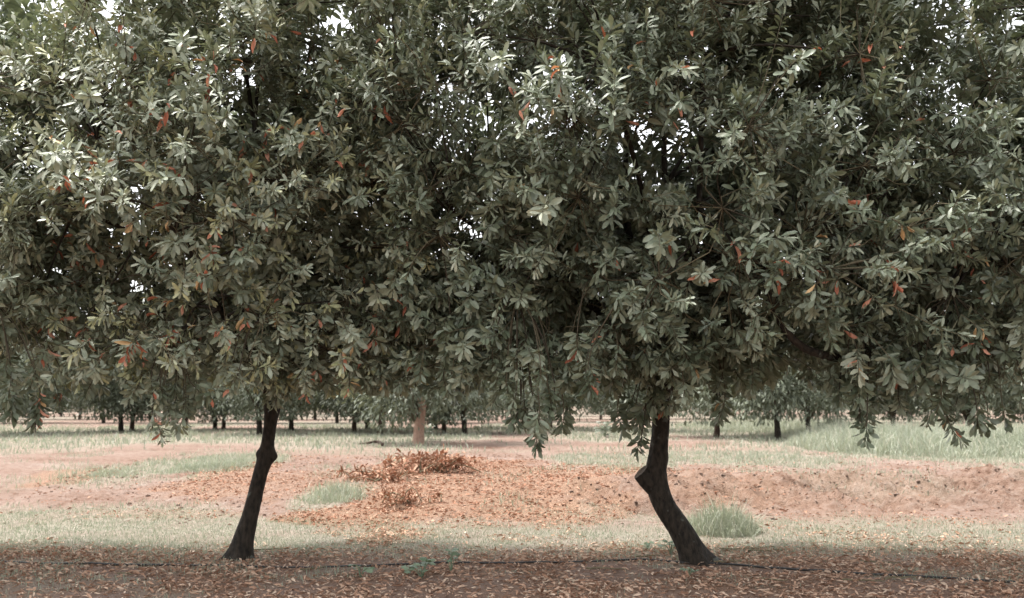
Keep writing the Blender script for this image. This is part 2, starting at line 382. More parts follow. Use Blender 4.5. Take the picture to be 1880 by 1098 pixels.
HOLLOWS = [(1045, 570, 70, 55, 9.2, .8), (120, 450, 70, 80, 9.2, .75), (1470, 635, 60, 40, 9.0, .9), (1330, 405, 50, 40, 9.2, .7),
           (610, 50, 40, 60, 99, .75), (575, 90, 25, 40, 99, .55), (1620, 75, 30, 20, 99, .6), (1440, 395, 30, 18, 99, .55), (870, 275, 30, 22, 99, .6), (515, 285, 20, 16, 99, .6),
           (385, 375, 20, 16, 99, .6), (1700, 250, 25, 20, 99, .5), (1090, 265, 18, 15, 99, .5), (1290, 370, 25, 25, 99, .5)]
def thinned(r, p):
    """true where a sprig falls in one of the crowns' natural hollows"""
    u, w, dep = project(p); out = np.zeros(len(p), bool)
    for (px, py, rx, ry, md, pr) in HOLLOWS:
        out |= ((u - px) / rx) ** 2 + ((w - py) / ry) ** 2 < 1
        k = ((u - px) / rx) ** 2 + ((w - py) / ry) ** 2 < 1
        out[k] = out[k] & ((dep[k] < md) & (r.random(k.sum()) < pr))
    return out
def limb_system(r, T, Tdir, env, clusters, nl, thick):
    """main limbs out of the trunk top, a side branch from the nearest limb to each leaf cluster"""
    cx, cy, zc, rx, ry, zu, zl, seed = env
    paths = []
    for k in range(nl):
        a = 2 * math.pi * (k + r.uniform(-.25, .25)) / nl * 1.0 + seed
        el = r.uniform(.15, 1.1) if k < nl - 2 else 1.35
        e = np.array([cx + math.cos(a) * math.cos(el) * rx * .72, cy + math.sin(a) * math.cos(el) * ry * .72, zc + (el - .55) * zu * .85])
        mid = T * .55 + e * .45 + np.array([0, 0, .25]) + r.normal(0, .15, 3)
        start = T - Tdir * r.uniform(0.02, .25)
        paths.append(spline([start, start + Tdir * .25 + (mid - T) * .22, mid, e], 22))
    accs = []
    for pth in paths:
        A = Acc(); L = len(pth)
        pth = pth + np.cumsum(r.normal(0, .012, (L, 3)), 0) * np.linspace(0, 1, L)[:, None]
        A.add(*tube(pth, np.linspace(thick, thick * .22, L), 9)); accs.append(A)
    for c in clusters:
        best = None
        for k, pth in enumerate(paths):
            d = np.linalg.norm(pth[5:] - c, axis=1) + 0.012 * np.arange(len(pth) - 5)[::-1]
            i = int(np.argmin(d))
            if best is None or d[i] < best[0]: best = (d[i], k, i + 5)
        _, k, i = best; s = paths[k][i]; dist = np.linalg.norm(c - s)
        pth = spline([s, s * .6 + c * .4 + r.normal(0, .10, 3) * dist + np.array([0, 0, .10 * dist]), c], 8)
        r0 = min(thick * (1 - .78 * i / len(paths[k])) * .7, .008 + .014 * dist)
        accs[k].add(*tube(pth, np.linspace(r0, .006, 8), 6))
    return accs

def build_trunk(r, pts, radii, knots, Bloc, flare, seed, sides=26, n=80, wob=.06):
    path = spline(pts, n); rad = np.interp(np.linspace(0, 1, n), np.linspace(0, 1, len(radii)), radii)
    t, nn, bb = frames(path); a = np.linspace(0, 2 * math.pi, sides, endpoint=False)
    z = np.linspace(0, 1, n)
    R = rad[:, None] * np.ones(sides)[None]
    AA, ZZ = np.meshgrid(a, path[:, 2])
    ca, sa = np.cos(AA), np.sin(AA)
    R = R * (1 + wob * 2 * (fbm(ca * 2.2 + 7 + seed, ZZ * 5 + sa * 2.2, seed, 4) - .5) + wob * (vnoise(ca * 7 + sa * 3, ZZ * 16 + sa * 6, seed + 3) - .5))
    fl = np.exp(-np.maximum(ZZ - path[0, 2], 0) / .10)
    R = R * (1 + flare * fl * (.55 + .45 * np.cos(AA * 4 + seed)))
    v = path[:, None] + R[..., None] * (ca[..., None] * nn[:, None] + sa[..., None] * bb[:, None])
    for (kp, amp, sg) in knots:
        d = np.linalg.norm(v - np.asarray(kp), axis=2); out = norm(v - path[:, None])
        v = v + out * (amp * np.exp(-(d / sg) ** 2))[..., None]
    i = np.arange(n - 1)[:, None] * sides; j = np.arange(sides)[None]; j2 = (j + 1) % sides
    q = np.stack([i + j, i + j2, i + sides + j2, i + sides + j], -1).reshape(-1, 4)
    tri = np.concatenate([q[:, [0, 1, 2]], q[:, [0, 2, 3]]])
    return v.reshape(-1, 3), tri, path

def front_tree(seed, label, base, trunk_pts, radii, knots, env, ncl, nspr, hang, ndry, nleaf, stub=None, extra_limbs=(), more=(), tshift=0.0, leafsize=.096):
    r = np.random.default_rng(seed)
    root = empty("orchard_tree", base, label, "tree", "trees of the front row")
    off = np.asarray(base)
    v, f, path = build_trunk(r, trunk_pts, radii, knots, base, 0.75, seed)
    tr = link("trunk", mesh_np("trunk", v - off, f, [M_BARK], {"tint": np.full(len(v), .5)}), root)
    if stub:
        (sa, sb, r0, r1) = stub; n = 14
        sv, sf, spth = build_trunk(r, np.linspace(sa, sb, 4), [r0, r0 * .97, r1], [], base, 0, seed + 5, 18, n, .09)
        k = len(sv); d = norm(np.asarray(sb) - np.asarray(sa))
        rim = np.arange(k - 18, k); ctr = sv[rim].mean(0)
        inner = ctr + (sv[rim] - ctr) * .7 - d * .012
        sv = np.concatenate([sv, inner, [ctr - d * .016]])
        j = np.arange(18); j2 = (j + 1) % 18
        cap = np.concatenate([np.stack([rim[j], rim[j2], k + j2], -1), np.stack([rim[j], k + j2, k + j], -1), np.stack([k + j, k + j2, np.full(18, k + 18)], -1)])
        mi = np.concatenate([np.zeros(len(sf)), np.ones(len(cap))])
        link("branch_stub", mesh_np("branch_stub", sv - off, np.concatenate([sf, cap]), [M_BARK, M_CUT], None, mi), tr)
    T = path[-1]; Tdir = norm(path[-1] - path[-8])
    cl = crown_points(r, ncl, env)
    if len(more): cl = np.concatenate([cl, [P(a, b, Y) for a, b, Y in more]])
    # sprigs around each cluster
    cc = np.array([env[0], env[1], env[2]])
    sb, sd, sl, dr_, cs = [], [], [], [], []
    A2 = Acc()
    for c in cl:
        o = norm((c - cc) / np.array([env[3], env[4], env[5]]))
        low = np.clip((env[2] - c[2]) / env[6], 0, 1)
        for k in range(nspr):
            bpos = c + r.normal(0, .26, 3) * np.array([1, 1, .85])
            dd = o * .75 + r.normal(0, .55, 3) + np.array([0, 0, .6 - .75 * low])
            ln = r.uniform(.20, .42)
            dd = norm(dd)
            sb.append(bpos); sd.append(dd); sl.append(ln); dr_.append(.12 + .22 * low)
            cs.append(c)
    nfree = len(sb)
    for (px, py, Y) in hang:
        tip = P(px, py, Y)
        for q in range(3):
            t2 = tip + r.normal(0, [.07, .1, .04]) * (q > 0) + np.array([0, 0, .16 * q])
            dd = norm(np.array([r.normal(0, .22), r.normal(0, .2) - .15, -1.0])); ln = r.uniform(.16, .26)
            bpos = t2 - dd * (ln + .05)
            sb.append(bpos); sd.append(dd); sl.append(ln); dr_.append(.30)
            c = cl[np.argmin(np.linalg.norm(cl - (bpos + np.array([0, 0, .5])), axis=1))]
            A2.add(*tube(spline([c, c * .4 + bpos * .6 + np.array([0, 0, .18]), bpos, bpos + dd * ln], 9), np.linspace(.008, .003, 9), 4), r.random() * .5, 1)
    sb, sd, sl, dr_ = map(np.array, (sb, sd, sl, dr_))
    tips = sb + sd * sl[:, None]; kp = (~thinned(r, sb + sd * (sl * .6)[:, None]) & (tips[:, 2] > 1.62 + .1 * r.random(len(sb)))) | (np.arange(len(sb)) >= nfree)
    for q in np.where(kp[:nfree])[0]:
        if sb[q, 1] < env[1] + .2: A2.add(*tube(spline([cs[q], sb[q], sb[q] + sd[q] * sl[q]], 4), np.array([.0055, .0045, .0035, .002]), 3), r.random(), 1)
    sb, sd, sl, dr_ = sb[kp], sd[kp], sl[kp], dr_[kp]
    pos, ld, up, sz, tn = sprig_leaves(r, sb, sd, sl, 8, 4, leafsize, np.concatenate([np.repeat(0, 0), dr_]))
    tn = np.clip(tn + tshift, 0, 1)  # leaf tint carries the left crown's stronger light and the right crowns' backlit shade
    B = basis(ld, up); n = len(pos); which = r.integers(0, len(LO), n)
    # which leaves show largest: front-most per small cell of the view
    mid = pos + ld / np.linalg.norm(ld, axis=1, keepdims=True) * (sz * .5)[:, None]
    u, w, dep = project(mid)
    nrm = B[:, 2]; vd = norm(mid - np.array([0, 0, CAM_H]))
    area = sz * sz * .27 * np.abs((nrm * vd).sum(1)) / dep ** 2
    inside = (u > 75) & (u < 1820) & (w > 30) & (w < 1060)
    cell = (u // 9).astype(int) * 1000 + (w // 9).astype(int)
    order = np.argsort(dep); _, first = np.unique(cell[order], return_index=True)
    front = np.zeros(n, bool); front[order[first]] = True
    cand = np.where(front & inside)[0]; cand = cand[np.argsort(-area[cand])]
    pool = cand[:nleaf + 3 * ndry]
    seeds = r.choice(pool, min(ndry // 3, len(pool)), replace=False) if len(pool) else []
    dry = set()
    for q in seeds:
        near = pool[np.argsort(np.linalg.norm(pos[pool] - pos[q], axis=1))[:12]]; near = np.append(r.choice(near, r.integers(1, 6), replace=False), q)
        dry |= set(int(e) for e in near)
    dry = np.array(sorted(dry), int)
    chosen = cand[~np.isin(cand, dry)][:nleaf]
    single = np.zeros(n, bool); single[chosen] = True; single[dry] = True
    k = ~single
    back = (pos[:, 1] > env[1] - 1.0) | (u < -60) | (u > 1940) | (w < -60)
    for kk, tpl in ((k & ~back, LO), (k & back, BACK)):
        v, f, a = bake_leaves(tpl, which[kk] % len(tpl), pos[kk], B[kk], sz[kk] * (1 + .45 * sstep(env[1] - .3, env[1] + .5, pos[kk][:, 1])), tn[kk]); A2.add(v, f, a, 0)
    crown = link("crown", A2.mesh("crown", [M_LEAF, M_TWIG], off), root, kind="stuff")
    def place(i, name, me, s):
        o = link(name, me, crown)
        m = np.eye(4); m[:3, :3] = B[i].T * s; m[:3, 3] = pos[i] - off
        o.matrix_basis = Matrix(m.tolist())
        return o
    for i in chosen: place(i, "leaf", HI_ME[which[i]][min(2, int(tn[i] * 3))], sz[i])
    for i in dry:
        B[i] = basis(np.array([ld[i] + np.array([0, 0, -.6])]), np.array([up[i]]))[0]
        place(i, "dried_leaf", DRY_ME[r.integers(0, len(DRY_ME))], sz[i] * r.uniform(.7, 1.05))
    for A in limb_system(r, T, Tdir, env, cl, 8, radii[-1] * .75): link("branch", A.mesh("branch", [M_BARK], off), root)
    for (lp, r0, r1) in extra_limbs:
        A = Acc(); pth = spline(lp, 24); pth = pth + np.cumsum(r.normal(0, .006, pth.shape), 0)
        A.add(*tube(pth, np.linspace(r0, r1, 24), 12)); link("branch", A.mesh("branch", [M_BARK], off), root)
    return root
HI_ME = [[mesh_np("leaf", tv, tf, [M_LEAF], {"tint": np.full(len(tv), t)}) for t in (.38, .52, .70)] for tv, tf in HI]
DRY_ME = [mesh_np("dried_leaf", tv, tf, [M_DRY], {"tint": np.full(len(tv), t)}) for tv, tf in DRY for t in (.1, .4, .6, .75, .95)]

def on_ground(px, Y):
    d = ray(px, 900); x = d[0] / d[1] * Y; return np.array([x, Y, Hs(x, Y)])
def px_path(rows, Y): return [P(a, b, Y) for a, b in rows]
YL, YR = 10.05, 9.85
S = FPX / 10.0
bl = G(437, 1027); YL = bl[1]; sL = YL / FPX
tl = px_path([(436, 1040), (445, 1000), (458, 950), (468, 910), (478, 870), (488, 838), (492, 810), (497, 775), (503, 745)], YL)
front_tree(11, "slender dark-barked orchard tree, straight leaning trunk with a knot halfway up", bl, tl, [25 * sL, 19 * sL, 14.5 * sL, 13.5 * sL, 13 * sL, 14 * sL, 11.5 * sL, 11.5 * sL, 13 * sL],
    [(P(507, 838, YL), .05, .055), (P(474, 832, YL), .03, .05), (P(470, 1015, YL - .1), .06, .06)],
    (-2.95, YL - .6, 3.85, 2.25, 1.75, 2.6, 1.78, 1), 138, 21,
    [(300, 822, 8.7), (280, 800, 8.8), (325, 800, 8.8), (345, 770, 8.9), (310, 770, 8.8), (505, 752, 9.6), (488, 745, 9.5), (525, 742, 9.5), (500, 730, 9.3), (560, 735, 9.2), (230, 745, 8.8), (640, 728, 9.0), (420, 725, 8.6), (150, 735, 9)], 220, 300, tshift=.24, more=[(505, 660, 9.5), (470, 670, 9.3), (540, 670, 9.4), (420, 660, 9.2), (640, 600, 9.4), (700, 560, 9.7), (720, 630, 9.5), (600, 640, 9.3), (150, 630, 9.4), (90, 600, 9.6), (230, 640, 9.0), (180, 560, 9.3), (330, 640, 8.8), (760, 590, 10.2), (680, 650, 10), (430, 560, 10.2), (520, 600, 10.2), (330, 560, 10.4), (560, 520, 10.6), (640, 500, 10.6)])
br = G(1283, 1032); YR = br[1]; sR = YR / FPX
trp = px_path([(1284, 1046), (1268, 1008), (1246, 968), (1223, 934), (1209, 902), (1204, 870), (1208, 836), (1212, 800), (1214, 755)], YR)
front_tree(23, "orchard tree with dark trunk bent sharply in a curve, sawn stub on its side", br, trp, [27 * sR, 23 * sR, 20.5 * sR, 20 * sR, 20.5 * sR, 20 * sR, 17 * sR, 15.5 * sR, 16 * sR],
    [(P(1226, 840, YR), .015, .06)],
    (1.25, YR - .6, 4.0, 2.75, 1.8, 3.1, 1.95, 2), 178, 21,
    [(985, 835, 8.5), (960, 790, 8.5), (935, 795, 8.5), (1030, 800, 8.7), (1000, 800, 8.6), (1165, 838, 9.4), (1145, 800, 9.5), (1215, 762, 9.4), (1190, 775, 9.4), (1235, 755, 9.4), (1320, 775, 9.4), (1000, 770, 8.4), (900, 750, 8.6), (1090, 735, 8.2), (1260, 745, 8.6), (830, 735, 8.8), (1380, 725, 9)], 70, 300,
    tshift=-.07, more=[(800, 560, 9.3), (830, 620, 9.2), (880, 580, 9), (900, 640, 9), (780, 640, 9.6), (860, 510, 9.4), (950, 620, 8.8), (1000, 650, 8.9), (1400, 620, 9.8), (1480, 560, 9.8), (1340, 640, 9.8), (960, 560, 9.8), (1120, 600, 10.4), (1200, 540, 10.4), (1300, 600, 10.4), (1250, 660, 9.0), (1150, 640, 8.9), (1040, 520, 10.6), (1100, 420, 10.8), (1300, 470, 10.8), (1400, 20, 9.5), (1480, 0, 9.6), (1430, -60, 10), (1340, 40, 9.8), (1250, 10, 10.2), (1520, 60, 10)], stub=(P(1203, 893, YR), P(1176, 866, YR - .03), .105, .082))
# the neighbours of the row: their trunks stand outside the frame, their crowns reach in
bxr = on_ground(2140, 9.9)
limb = [P(2100, 560, 10.4), P(1850, 600, 10.3), P(1660, 640, 9.9), P(1550, 664, 9.0), (P(1470, 645, 8.6)), P(1425, 595, 8.6), P(1400, 520, 8.8)]
front_tree(37, "dark orchard tree whose low drooping branches hang past the bank, trunk hidden from view", bxr, [bxr + np.array([0, 0, -.1]), bxr + [.03, 0, .5], bxr + [-.02, .03, 1.1], bxr + [-.1, 0, 1.7]], [.14, .115, .11, .11], [],
    (5.75, 9.3, 3.9, 2.7, 1.8, 3.1, 1.95, 3), 135, 16,
    [(1588, 822, 8.4), (1600, 780, 8.6), (1570, 760, 8.6), (1700, 790, 8.7), (1770, 818, 8.6), (1655, 762, 8.8), (1740, 785, 8.7), (1800, 800, 8.6), (1540, 745, 8.9), (1850, 790, 8.7), (1715, 770, 8.4)], 45, 300,
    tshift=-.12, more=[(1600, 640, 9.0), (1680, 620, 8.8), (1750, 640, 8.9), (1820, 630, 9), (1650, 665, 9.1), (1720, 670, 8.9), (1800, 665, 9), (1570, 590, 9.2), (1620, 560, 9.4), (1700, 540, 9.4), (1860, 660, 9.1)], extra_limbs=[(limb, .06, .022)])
bxl = on_ground(-420, 10.1)
front_tree(53, "orchard tree leaning in beside the slender trunk, only its shaded crown edge showing", bxl, [bxl + np.array([0, 0, -.1]), bxl + [.03, 0, .5], bxl + [.05, .03, 1.1], bxl + [.1, 0, 1.6]], [.13, .11, .105, .105], [],
    (-6.9, 9.5, 3.8, 2.45, 1.8, 2.9, 1.9, 4), 105, 15, [(60, 790, 8.9), (110, 765, 9.2), (20, 775, 8.8)], 45, 150)

# ------------------------------------------------------------------ trees beyond the open ground
def far_crown(seed, nl, rx=2.3, zb=.75, zt=5.6, leaf=.19):
    r = np.random.default_rng(seed)
    env = (0, 0, zb + (zt - zb) * .42, rx, rx, (zt - zb) * .58, (zt - zb) * .42, seed)
    cl = crown_points(r, 95, env, .3)
    n = nl; c = cl[r.integers(0, len(cl), n)]
    pos = c + r.normal(0, .30, (n, 3))
    pos[:, 2] = np.maximum(pos[:, 2], zb - .12)
    d = norm(pos - c + (pos - np.array([0, 0, env[2]])) * .25) + r.normal(0, .5, (n, 3)) + np.array([0, 0, -.15])
    B = basis(d, r.normal(0, .4, (n, 3)) + np.array([0, 0, 1.0])); sz = leaf * r.uniform(.7, 1.3, n)
    A = Acc()
    v, f, a = bake_leaves(FAR, r.integers(0, 2, n), pos, B, sz, np.clip(r.normal(.45, .2, n), 0, 1)); A.add(v, f, a, 0)
    for k in range(9):
        e = cl[r.integers(0, len(cl))]; A.add(*tube(spline([[0, 0, zb * .9], e * .4 + np.array([0, 0, zb * .5 + .3]), e], 7), np.linspace(.06, .015, 7), 5), .4, 1)
    return A.mesh("crown", [M_FARLEAF, M_TWIG])
CROWNS = [far_crown(300 + k, 9000, rx, zb, zt) for k, (rx, zb, zt) in enumerate([(2.3, .80, 5.6), (2.5, .70, 5.9), (2.1, .95, 5.2), (2.4, .62, 6.0)])]
def far_trunk(seed, lean, material, rad, h=1.5):
    r = np.random.default_rng(seed)
    pts = [np.array([0, 0, -.12]), np.array([lean * .25 + r.normal(0, .02), 0, h * .3]), np.array([lean * .7 + r.normal(0, .03), 0, h * .65]), np.array([lean, 0, h])]
    v, f, _ = build_trunk(r, pts, [rad * 1.25, rad, rad * .92, rad * .95], [], None, .3, seed, 12, 16, .08)
    return mesh_np("trunk", v, f, [material])
TR = [far_trunk(400 + k, l, M_BARK2 if k % 2 else M_BARK, .095) for k, l in enumerate([.0, .10, -.12, .05, -.05])]
TR_PALE = far_trunk(410, .10, M_PALE, .17)
def far_tree(base, crown, trunk, label, group, rot, scale=1.0):
    o = empty("orchard_tree", base, label, "tree", group); o.rotation_euler = (0, 0, rot); o.scale = (scale,) * 3
    t = link("trunk", trunk, o); t.rotation_euler = (0, 0, -rot)
    link("crown", crown, o, kind="stuff")
    return o
mid_label = "dark-trunked orchard tree in the middle row beyond the open ground"
special = {768: "orchard tree with thick pale trunk behind the dry brush pile", 1428: "orchard tree with brown trunk beside the tall grass, bright lower leaves",
           1485: "dark crooked orchard tree rooted in the tall pale grass", 1316: "thin orchard tree standing on the shaded strip behind the bent trunk",
           222: "one of two dark orchard trees standing close together behind the pale scrubby clump", 242: "one of two dark orchard trees standing close together behind the pale scrubby clump",
           395: "one of two leaning orchard trees close together behind the low hanging sprig", 410: "one of two leaning orchard trees close together behind the low hanging sprig",
           697: "straight brown-trunked orchard tree next to the short fallen branch", 815: "slim dark orchard tree between the thick pale trunk and the stout forked one",
           853: "stout dark orchard tree standing past the sucker of the thick pale trunk", 476: "orchard tree standing just behind the slender leaning trunk"}
r = np.random.default_rng(77)
mids = [(222, 793), (242, 792), (395, 789), (410, 788), (476, 797), (535, 791), (650, 794), (675, 789), (697, 798), (768, 816), (800, 788), (815, 795), (853, 797),
        (1316, 803), (1428, 808), (1485, 797), (1640, 796), (1780, 800), (60, 796), (-60, 800), (1940, 802), (1010, 790), (1150, 792), (940, 786)]
for k, (px, py) in enumerate(mids):
    g = G(px, py)
    far_tree(g, CROWNS[k % 4], TR_PALE if px == 768 else TR[k % 5], special.get(px, mid_label), "trees of the middle rows", r.uniform(0, 6.28), r.uniform(.92, 1.08))
fars = []
for row, D in enumerate([60, 72, 86, 102]):
    half = D * .55 + 3; x = -half + r.uniform(0, 3)
    while x < half:
        fars.append((x, D + r.normal(0, .8), row)); x += r.uniform(4.2, 6.2)
for k, (x, y, row) in enumerate(fars):
    far_tree((x, y, Hs(x, y)), CROWNS[k % 4], TR[k % 5], "small distant orchard tree in the far rows", "trees of the far rows", r.uniform(0, 6.28), r.uniform(.95, 1.15))
# wood that closes the view, one mass
n = 26000
px_ = r.uniform(-150, 150, n); py_ = r.uniform(150, 185, n)
hh = 5.5 + 3.0 * fbm(px_ * .12, px_ * 0 + 2, 9, 3)
pos = np.stack([px_, py_, .4 + hh * r.random(n) ** .8], -1)
Bf = basis(r.normal(size=(n, 3)), r.normal(0, .5, (n, 3)) + np.array([0, 0, 1.]))
v, f, a = bake_leaves(FAR, r.integers(0, 2, n), pos, Bf, r.uniform(.8, 1.6, n), np.clip(r.normal(.5, .2, n), 0, 1))
link("distant_wood", mesh_np("distant_wood", v, f, [M_FARLEAF], {"tint": a}), kind="stuff", label="far-off line of trees closing the orchard", category="wood")

# ------------------------------------------------------------------ grass
def blades(r, x, y, h, w, lean=.45):
    n = len(x); z = H(x, y) - .004; a = r.uniform(0, 6.28, n); la = r.uniform(0, 6.28, n); lm = np.abs(r.normal(0, lean, n)) * h
    side = np.stack([np.cos(a), np.sin(a), 0 * a], -1) * (w * .5)[:, None]; ln = np.stack([np.cos(la) * lm, np.sin(la) * lm, 0 * a], -1)
    b = np.stack([x, y, z], -1); up = np.array([0, 0, 1.0])
    m = b + up * (h * .55)[:, None] + ln * .35; t = b + up * (h * (1 - .25 * (lm / h) ** 2))[:, None] + ln
    v = np.stack([b - side, b + side, m + side * .8, m - side * .8, t], 1).reshape(-1, 3)
    k = np.arange(n)[:, None] * 5
    f = np.concatenate([k + np.array([[0, 1, 2]]), k + np.array([[0, 2, 3]]), k + np.array([[3, 2, 4]])])
    return v, f
r = np.random.default_rng(91)
A = Acc()
def scatter(n, x0, x1, y0, y1, hmin, hmax, w, power=1.0):
    x, y = r.uniform(x0, x1, n), r.uniform(y0, y1, n)
    k = (r.random(n) < grass_mask(x, y) ** power) & (np.abs(x) < y * .56 + 2.0)
    x, y = x[k], y[k]; cl = .5 + fbm(x * 1.2, y * 1.2, 171, 3)
    v, f = blades(r, x, y, r.uniform(hmin, hmax, len(x)) * cl, r.uniform(.6, 1.3, len(x)) * w)
    t = np.clip(r.normal(.5, .2, len(x)) + (r.random(len(x)) < .12) * .5, 0, 1); A.add(v, f, np.repeat(t, 5))
scatter(110000, -9, 9, 9.0, 14.6, .014, .048, .006)
scatter(15000, -8, 8, 8.0, 11.4, .02, .06, .007)
scatter(100000, -13, 13, 14.6, 25, .04, .12, .010, 1.2)
scatter(60000, -30, 30, 25, 55, .06, .20, .028, 1.2)
link("short_grass", A.mesh("short_grass", [M_GRASS]), kind="stuff", label="pale short grass growing over the orchard floor", category="grass")
A = Acc()
def patch(px, py, rx, ry, n, h0, h1, w, acc, pale=.5):
    c = G(px, py); D = c[1]; a = rx / FPX * D; b = max(ry * D * D / (FPX * 1.3), .2)
    q, s = r.uniform(0, 6.28, n), r.random(n) ** .62
    x, y = c[0] + a * s * np.cos(q), c[1] + b * s * np.sin(q)
    h = (h0 * .5 + (h1 * 1.15 - h0 * .5) * r.beta(1.3, 2.4, n)) * (1.05 - .6 * s ** 2) * (.6 + .8 * fbm(x * 1.5, y * 1.5, 181, 2))
    v, f = blades(r, x, y, h, r.uniform(.6, 1.3, n) * w, .75); acc.add(v, f, np.repeat(np.clip(r.normal(pale, .24, n), 0, 1), 5)); return c
for (px, py, rx, ry, n) in [(1620, 825, 150, 16, 15000), (1740, 815, 140, 20, 14000), (1540, 812, 70, 10, 5000), (1860, 830, 120, 20, 9000), (1500, 792, 200, 5, 6000), (1400, 783, 160, 3, 4000)]:
    patch(px, py, rx, ry, n, .32, .85, .016, A, .6)
link("tall_grass", A.mesh("tall_grass", [M_GRASS]), kind="stuff", label="tall pale green grass on top of the bank", category="grass")
for (px, py, rx, ry, n, h0, h1, lab) in [(1325, 976, 68, 10, 2600, .18, .50, "bushy grass tuft at the foot of the bank beside the bent trunk"), (615, 916, 58, 7, 1000, .14, .34, "pale grass tuft among the brown leaf windrows"),
        (410, 858, 66, 5, 1300, .10, .30, "wide low grass clump behind the slender leaning trunk"), (345, 862, 40, 4, 900, .08, .2, "thin grass clump next to the wide low clump"),
        (200, 872, 50, 4, 900, .06, .16, "flattened grass clump above the strip of fallen brown leaves"), (320, 800, 45, 3, 900, .2, .5, "pale scrubby grass clump below the hanging sprig")]:
    A = Acc(); c = patch(px, py, rx, ry, n, h0, h1, .009, A, .62)
    o = link("grass_tuft", A.mesh("grass_tuft", [M_GRASS], c), label=lab, category="grass tuft", group="grass tufts on the open ground"); o.location = c.tolist()

# ------------------------------------------------------------------ fallen leaves
r = np.random.default_rng(97)
def fallen(n, x0, x1, y0, y1, power):
    x, y = r.uniform(x0, x1, n), r.uniform(y0, y1, n)
    k = (r.random(n) < litter_mask(x, y) ** power) & (np.abs(x) < y * .56 + 2.0); return x[k], y[k]
xs, ys = zip(fallen(78000, -8, 8, 7.2, 12.2, .8), fallen(66000, -8, 10, 12.2, 24, 1.0))
x, y = np.concatenate(xs), np.concatenate(ys); n = len(x)
lm = litter_mask(x, y)
pos = np.stack([x, y, H(x, y) + .004 + r.random(n) * .03 * lm], -1)
a = r.uniform(0, 6.28, n)
d = np.stack([np.cos(a), np.sin(a), r.normal(0, .22, n)], -1); up = np.array([0, 0, 1.]) + r.normal(0, .55, (n, 3))
B = basis(d, up); sz = .025 + .075 * r.beta(1.5, 2.4, n); tint = np.clip(r.beta(1.7, 1.5, n) + .10, 0, 1); wh = r.integers(0, 4, n)
u, w, dep = project(pos); score = sz * sz / dep ** 2 * np.where((w < 1055) & (u > 100) & (u < 1560), 1, 0)
top = np.argsort(-score)[:290]; k = np.ones(n, bool); k[top] = False
LIT4 = [leaf_template([.62], .0, c, 90 + q, fold=.3, twist=tw, width=.36) for q, (c, tw) in enumerate([(.25, .5), (-.25, -.6), (.1, .2), (.4, -.2)])]
parts = [bake_leaves(T_, wh[kk], pos[kk], B[kk], sz[kk], tint[kk]) for T_, kk in ((LIT, k & (y < 9.2)), (LIT4, k & (y >= 9.2)))]
v = np.concatenate([q[0] for q in parts]); f = np.concatenate([parts[0][1], parts[1][1] + len(parts[0][0])]); at = np.concatenate([q[2] for q in parts])
mi = (v[f[:, 0], 1] > 12.3).astype(int)
link("leaf_litter", mesh_np("leaf_litter", v, f, [M_LITTER, M_RUST], {"tint": at}, mi), kind="stuff", label="dry brown leaves lying thick under the trees", category="leaf litter")
LIT_ME = [[mesh_np("fallen_leaf", tv, tf, [M_LITTER], {"tint": np.full(len(tv), t)}) for t in (.2, .5, .85)] for tv, tf in LIT]
for i in top:
    o = link("fallen_leaf", LIT_ME[wh[i]][min(2, int(tint[i] * 3))], label="dry curled leaf lying on the shaded litter along the black pipe", category="leaf", group="fallen leaves along the pipe")
    m = np.eye(4); m[:3, :3] = B[i].T * sz[i]; m[:3, 3] = pos[i]; o.matrix_basis = Matrix(m.tolist())

# ------------------------------------------------------------------ brush pile of dry prunings
def brush(px, py, w, h, ntw, nlf, label, seed):
    r = np.random.default_rng(seed); c = G(px, py); o = empty("brush_pile", c, label, "brush pile")
    A = Acc()
    for k in range(ntw):
        a = r.uniform(0, 6.28); el = r.uniform(.15, 1.2); L = r.uniform(.45, 1.0)
        s = np.array([r.normal(0, w * .22), r.normal(0, .2), .02])
        e = s + np.array([math.cos(a) * math.cos(el) * w * .5 * L, math.sin(a) * math.cos(el) * .5 * L, h * math.sin(el) * L])
        pth = spline([s, (s + e) / 2 + r.normal(0, .05, 3) + np.array([0, 0, .06]), e], 7)
        tv, tf = tube(pth, np.linspace(.012, .004, 7), 5)
        link("twig", mesh_np("twig", tv, tf, [M_TWIG], {"tint": np.full(len(tv), .8)}), o)
        m = nlf // ntw; t = r.integers(1, 7, m); p = pth[t] + r.normal(0, .03, (m, 3)); p[:, 2] = np.maximum(p[:, 2], .01)
        d = norm(e - s) * .7 + r.normal(0, .7, (m, 3))
        v, f, at = bake_leaves(LIT, r.integers(0, 4, m), p, basis(d, r.normal(0, .6, (m, 3)) + np.array([0, 0, 1.])), r.uniform(.08, .16, m) * (1 if h > .15 else .65), np.clip(r.beta(2.0, 1.2, m) + .18, 0, 1)); A.add(v, f, at)
    link("dry_foliage", A.mesh("dry_foliage", [M_RUST]), o, kind="stuff")
brush(785, 868, 1.45, .46, 34, 900, "heap of cut dry branches with rust-brown leaves before the pale trunk", 5)
brush(695, 884, 1.0, .16, 18, 340, "low heap of dry brown prunings next to the pale grass tuft", 6)
brush(745, 925, 1.0, .07, 16, 450, "flattened dark heap of dry prunings lying in the leaf windrow", 8)

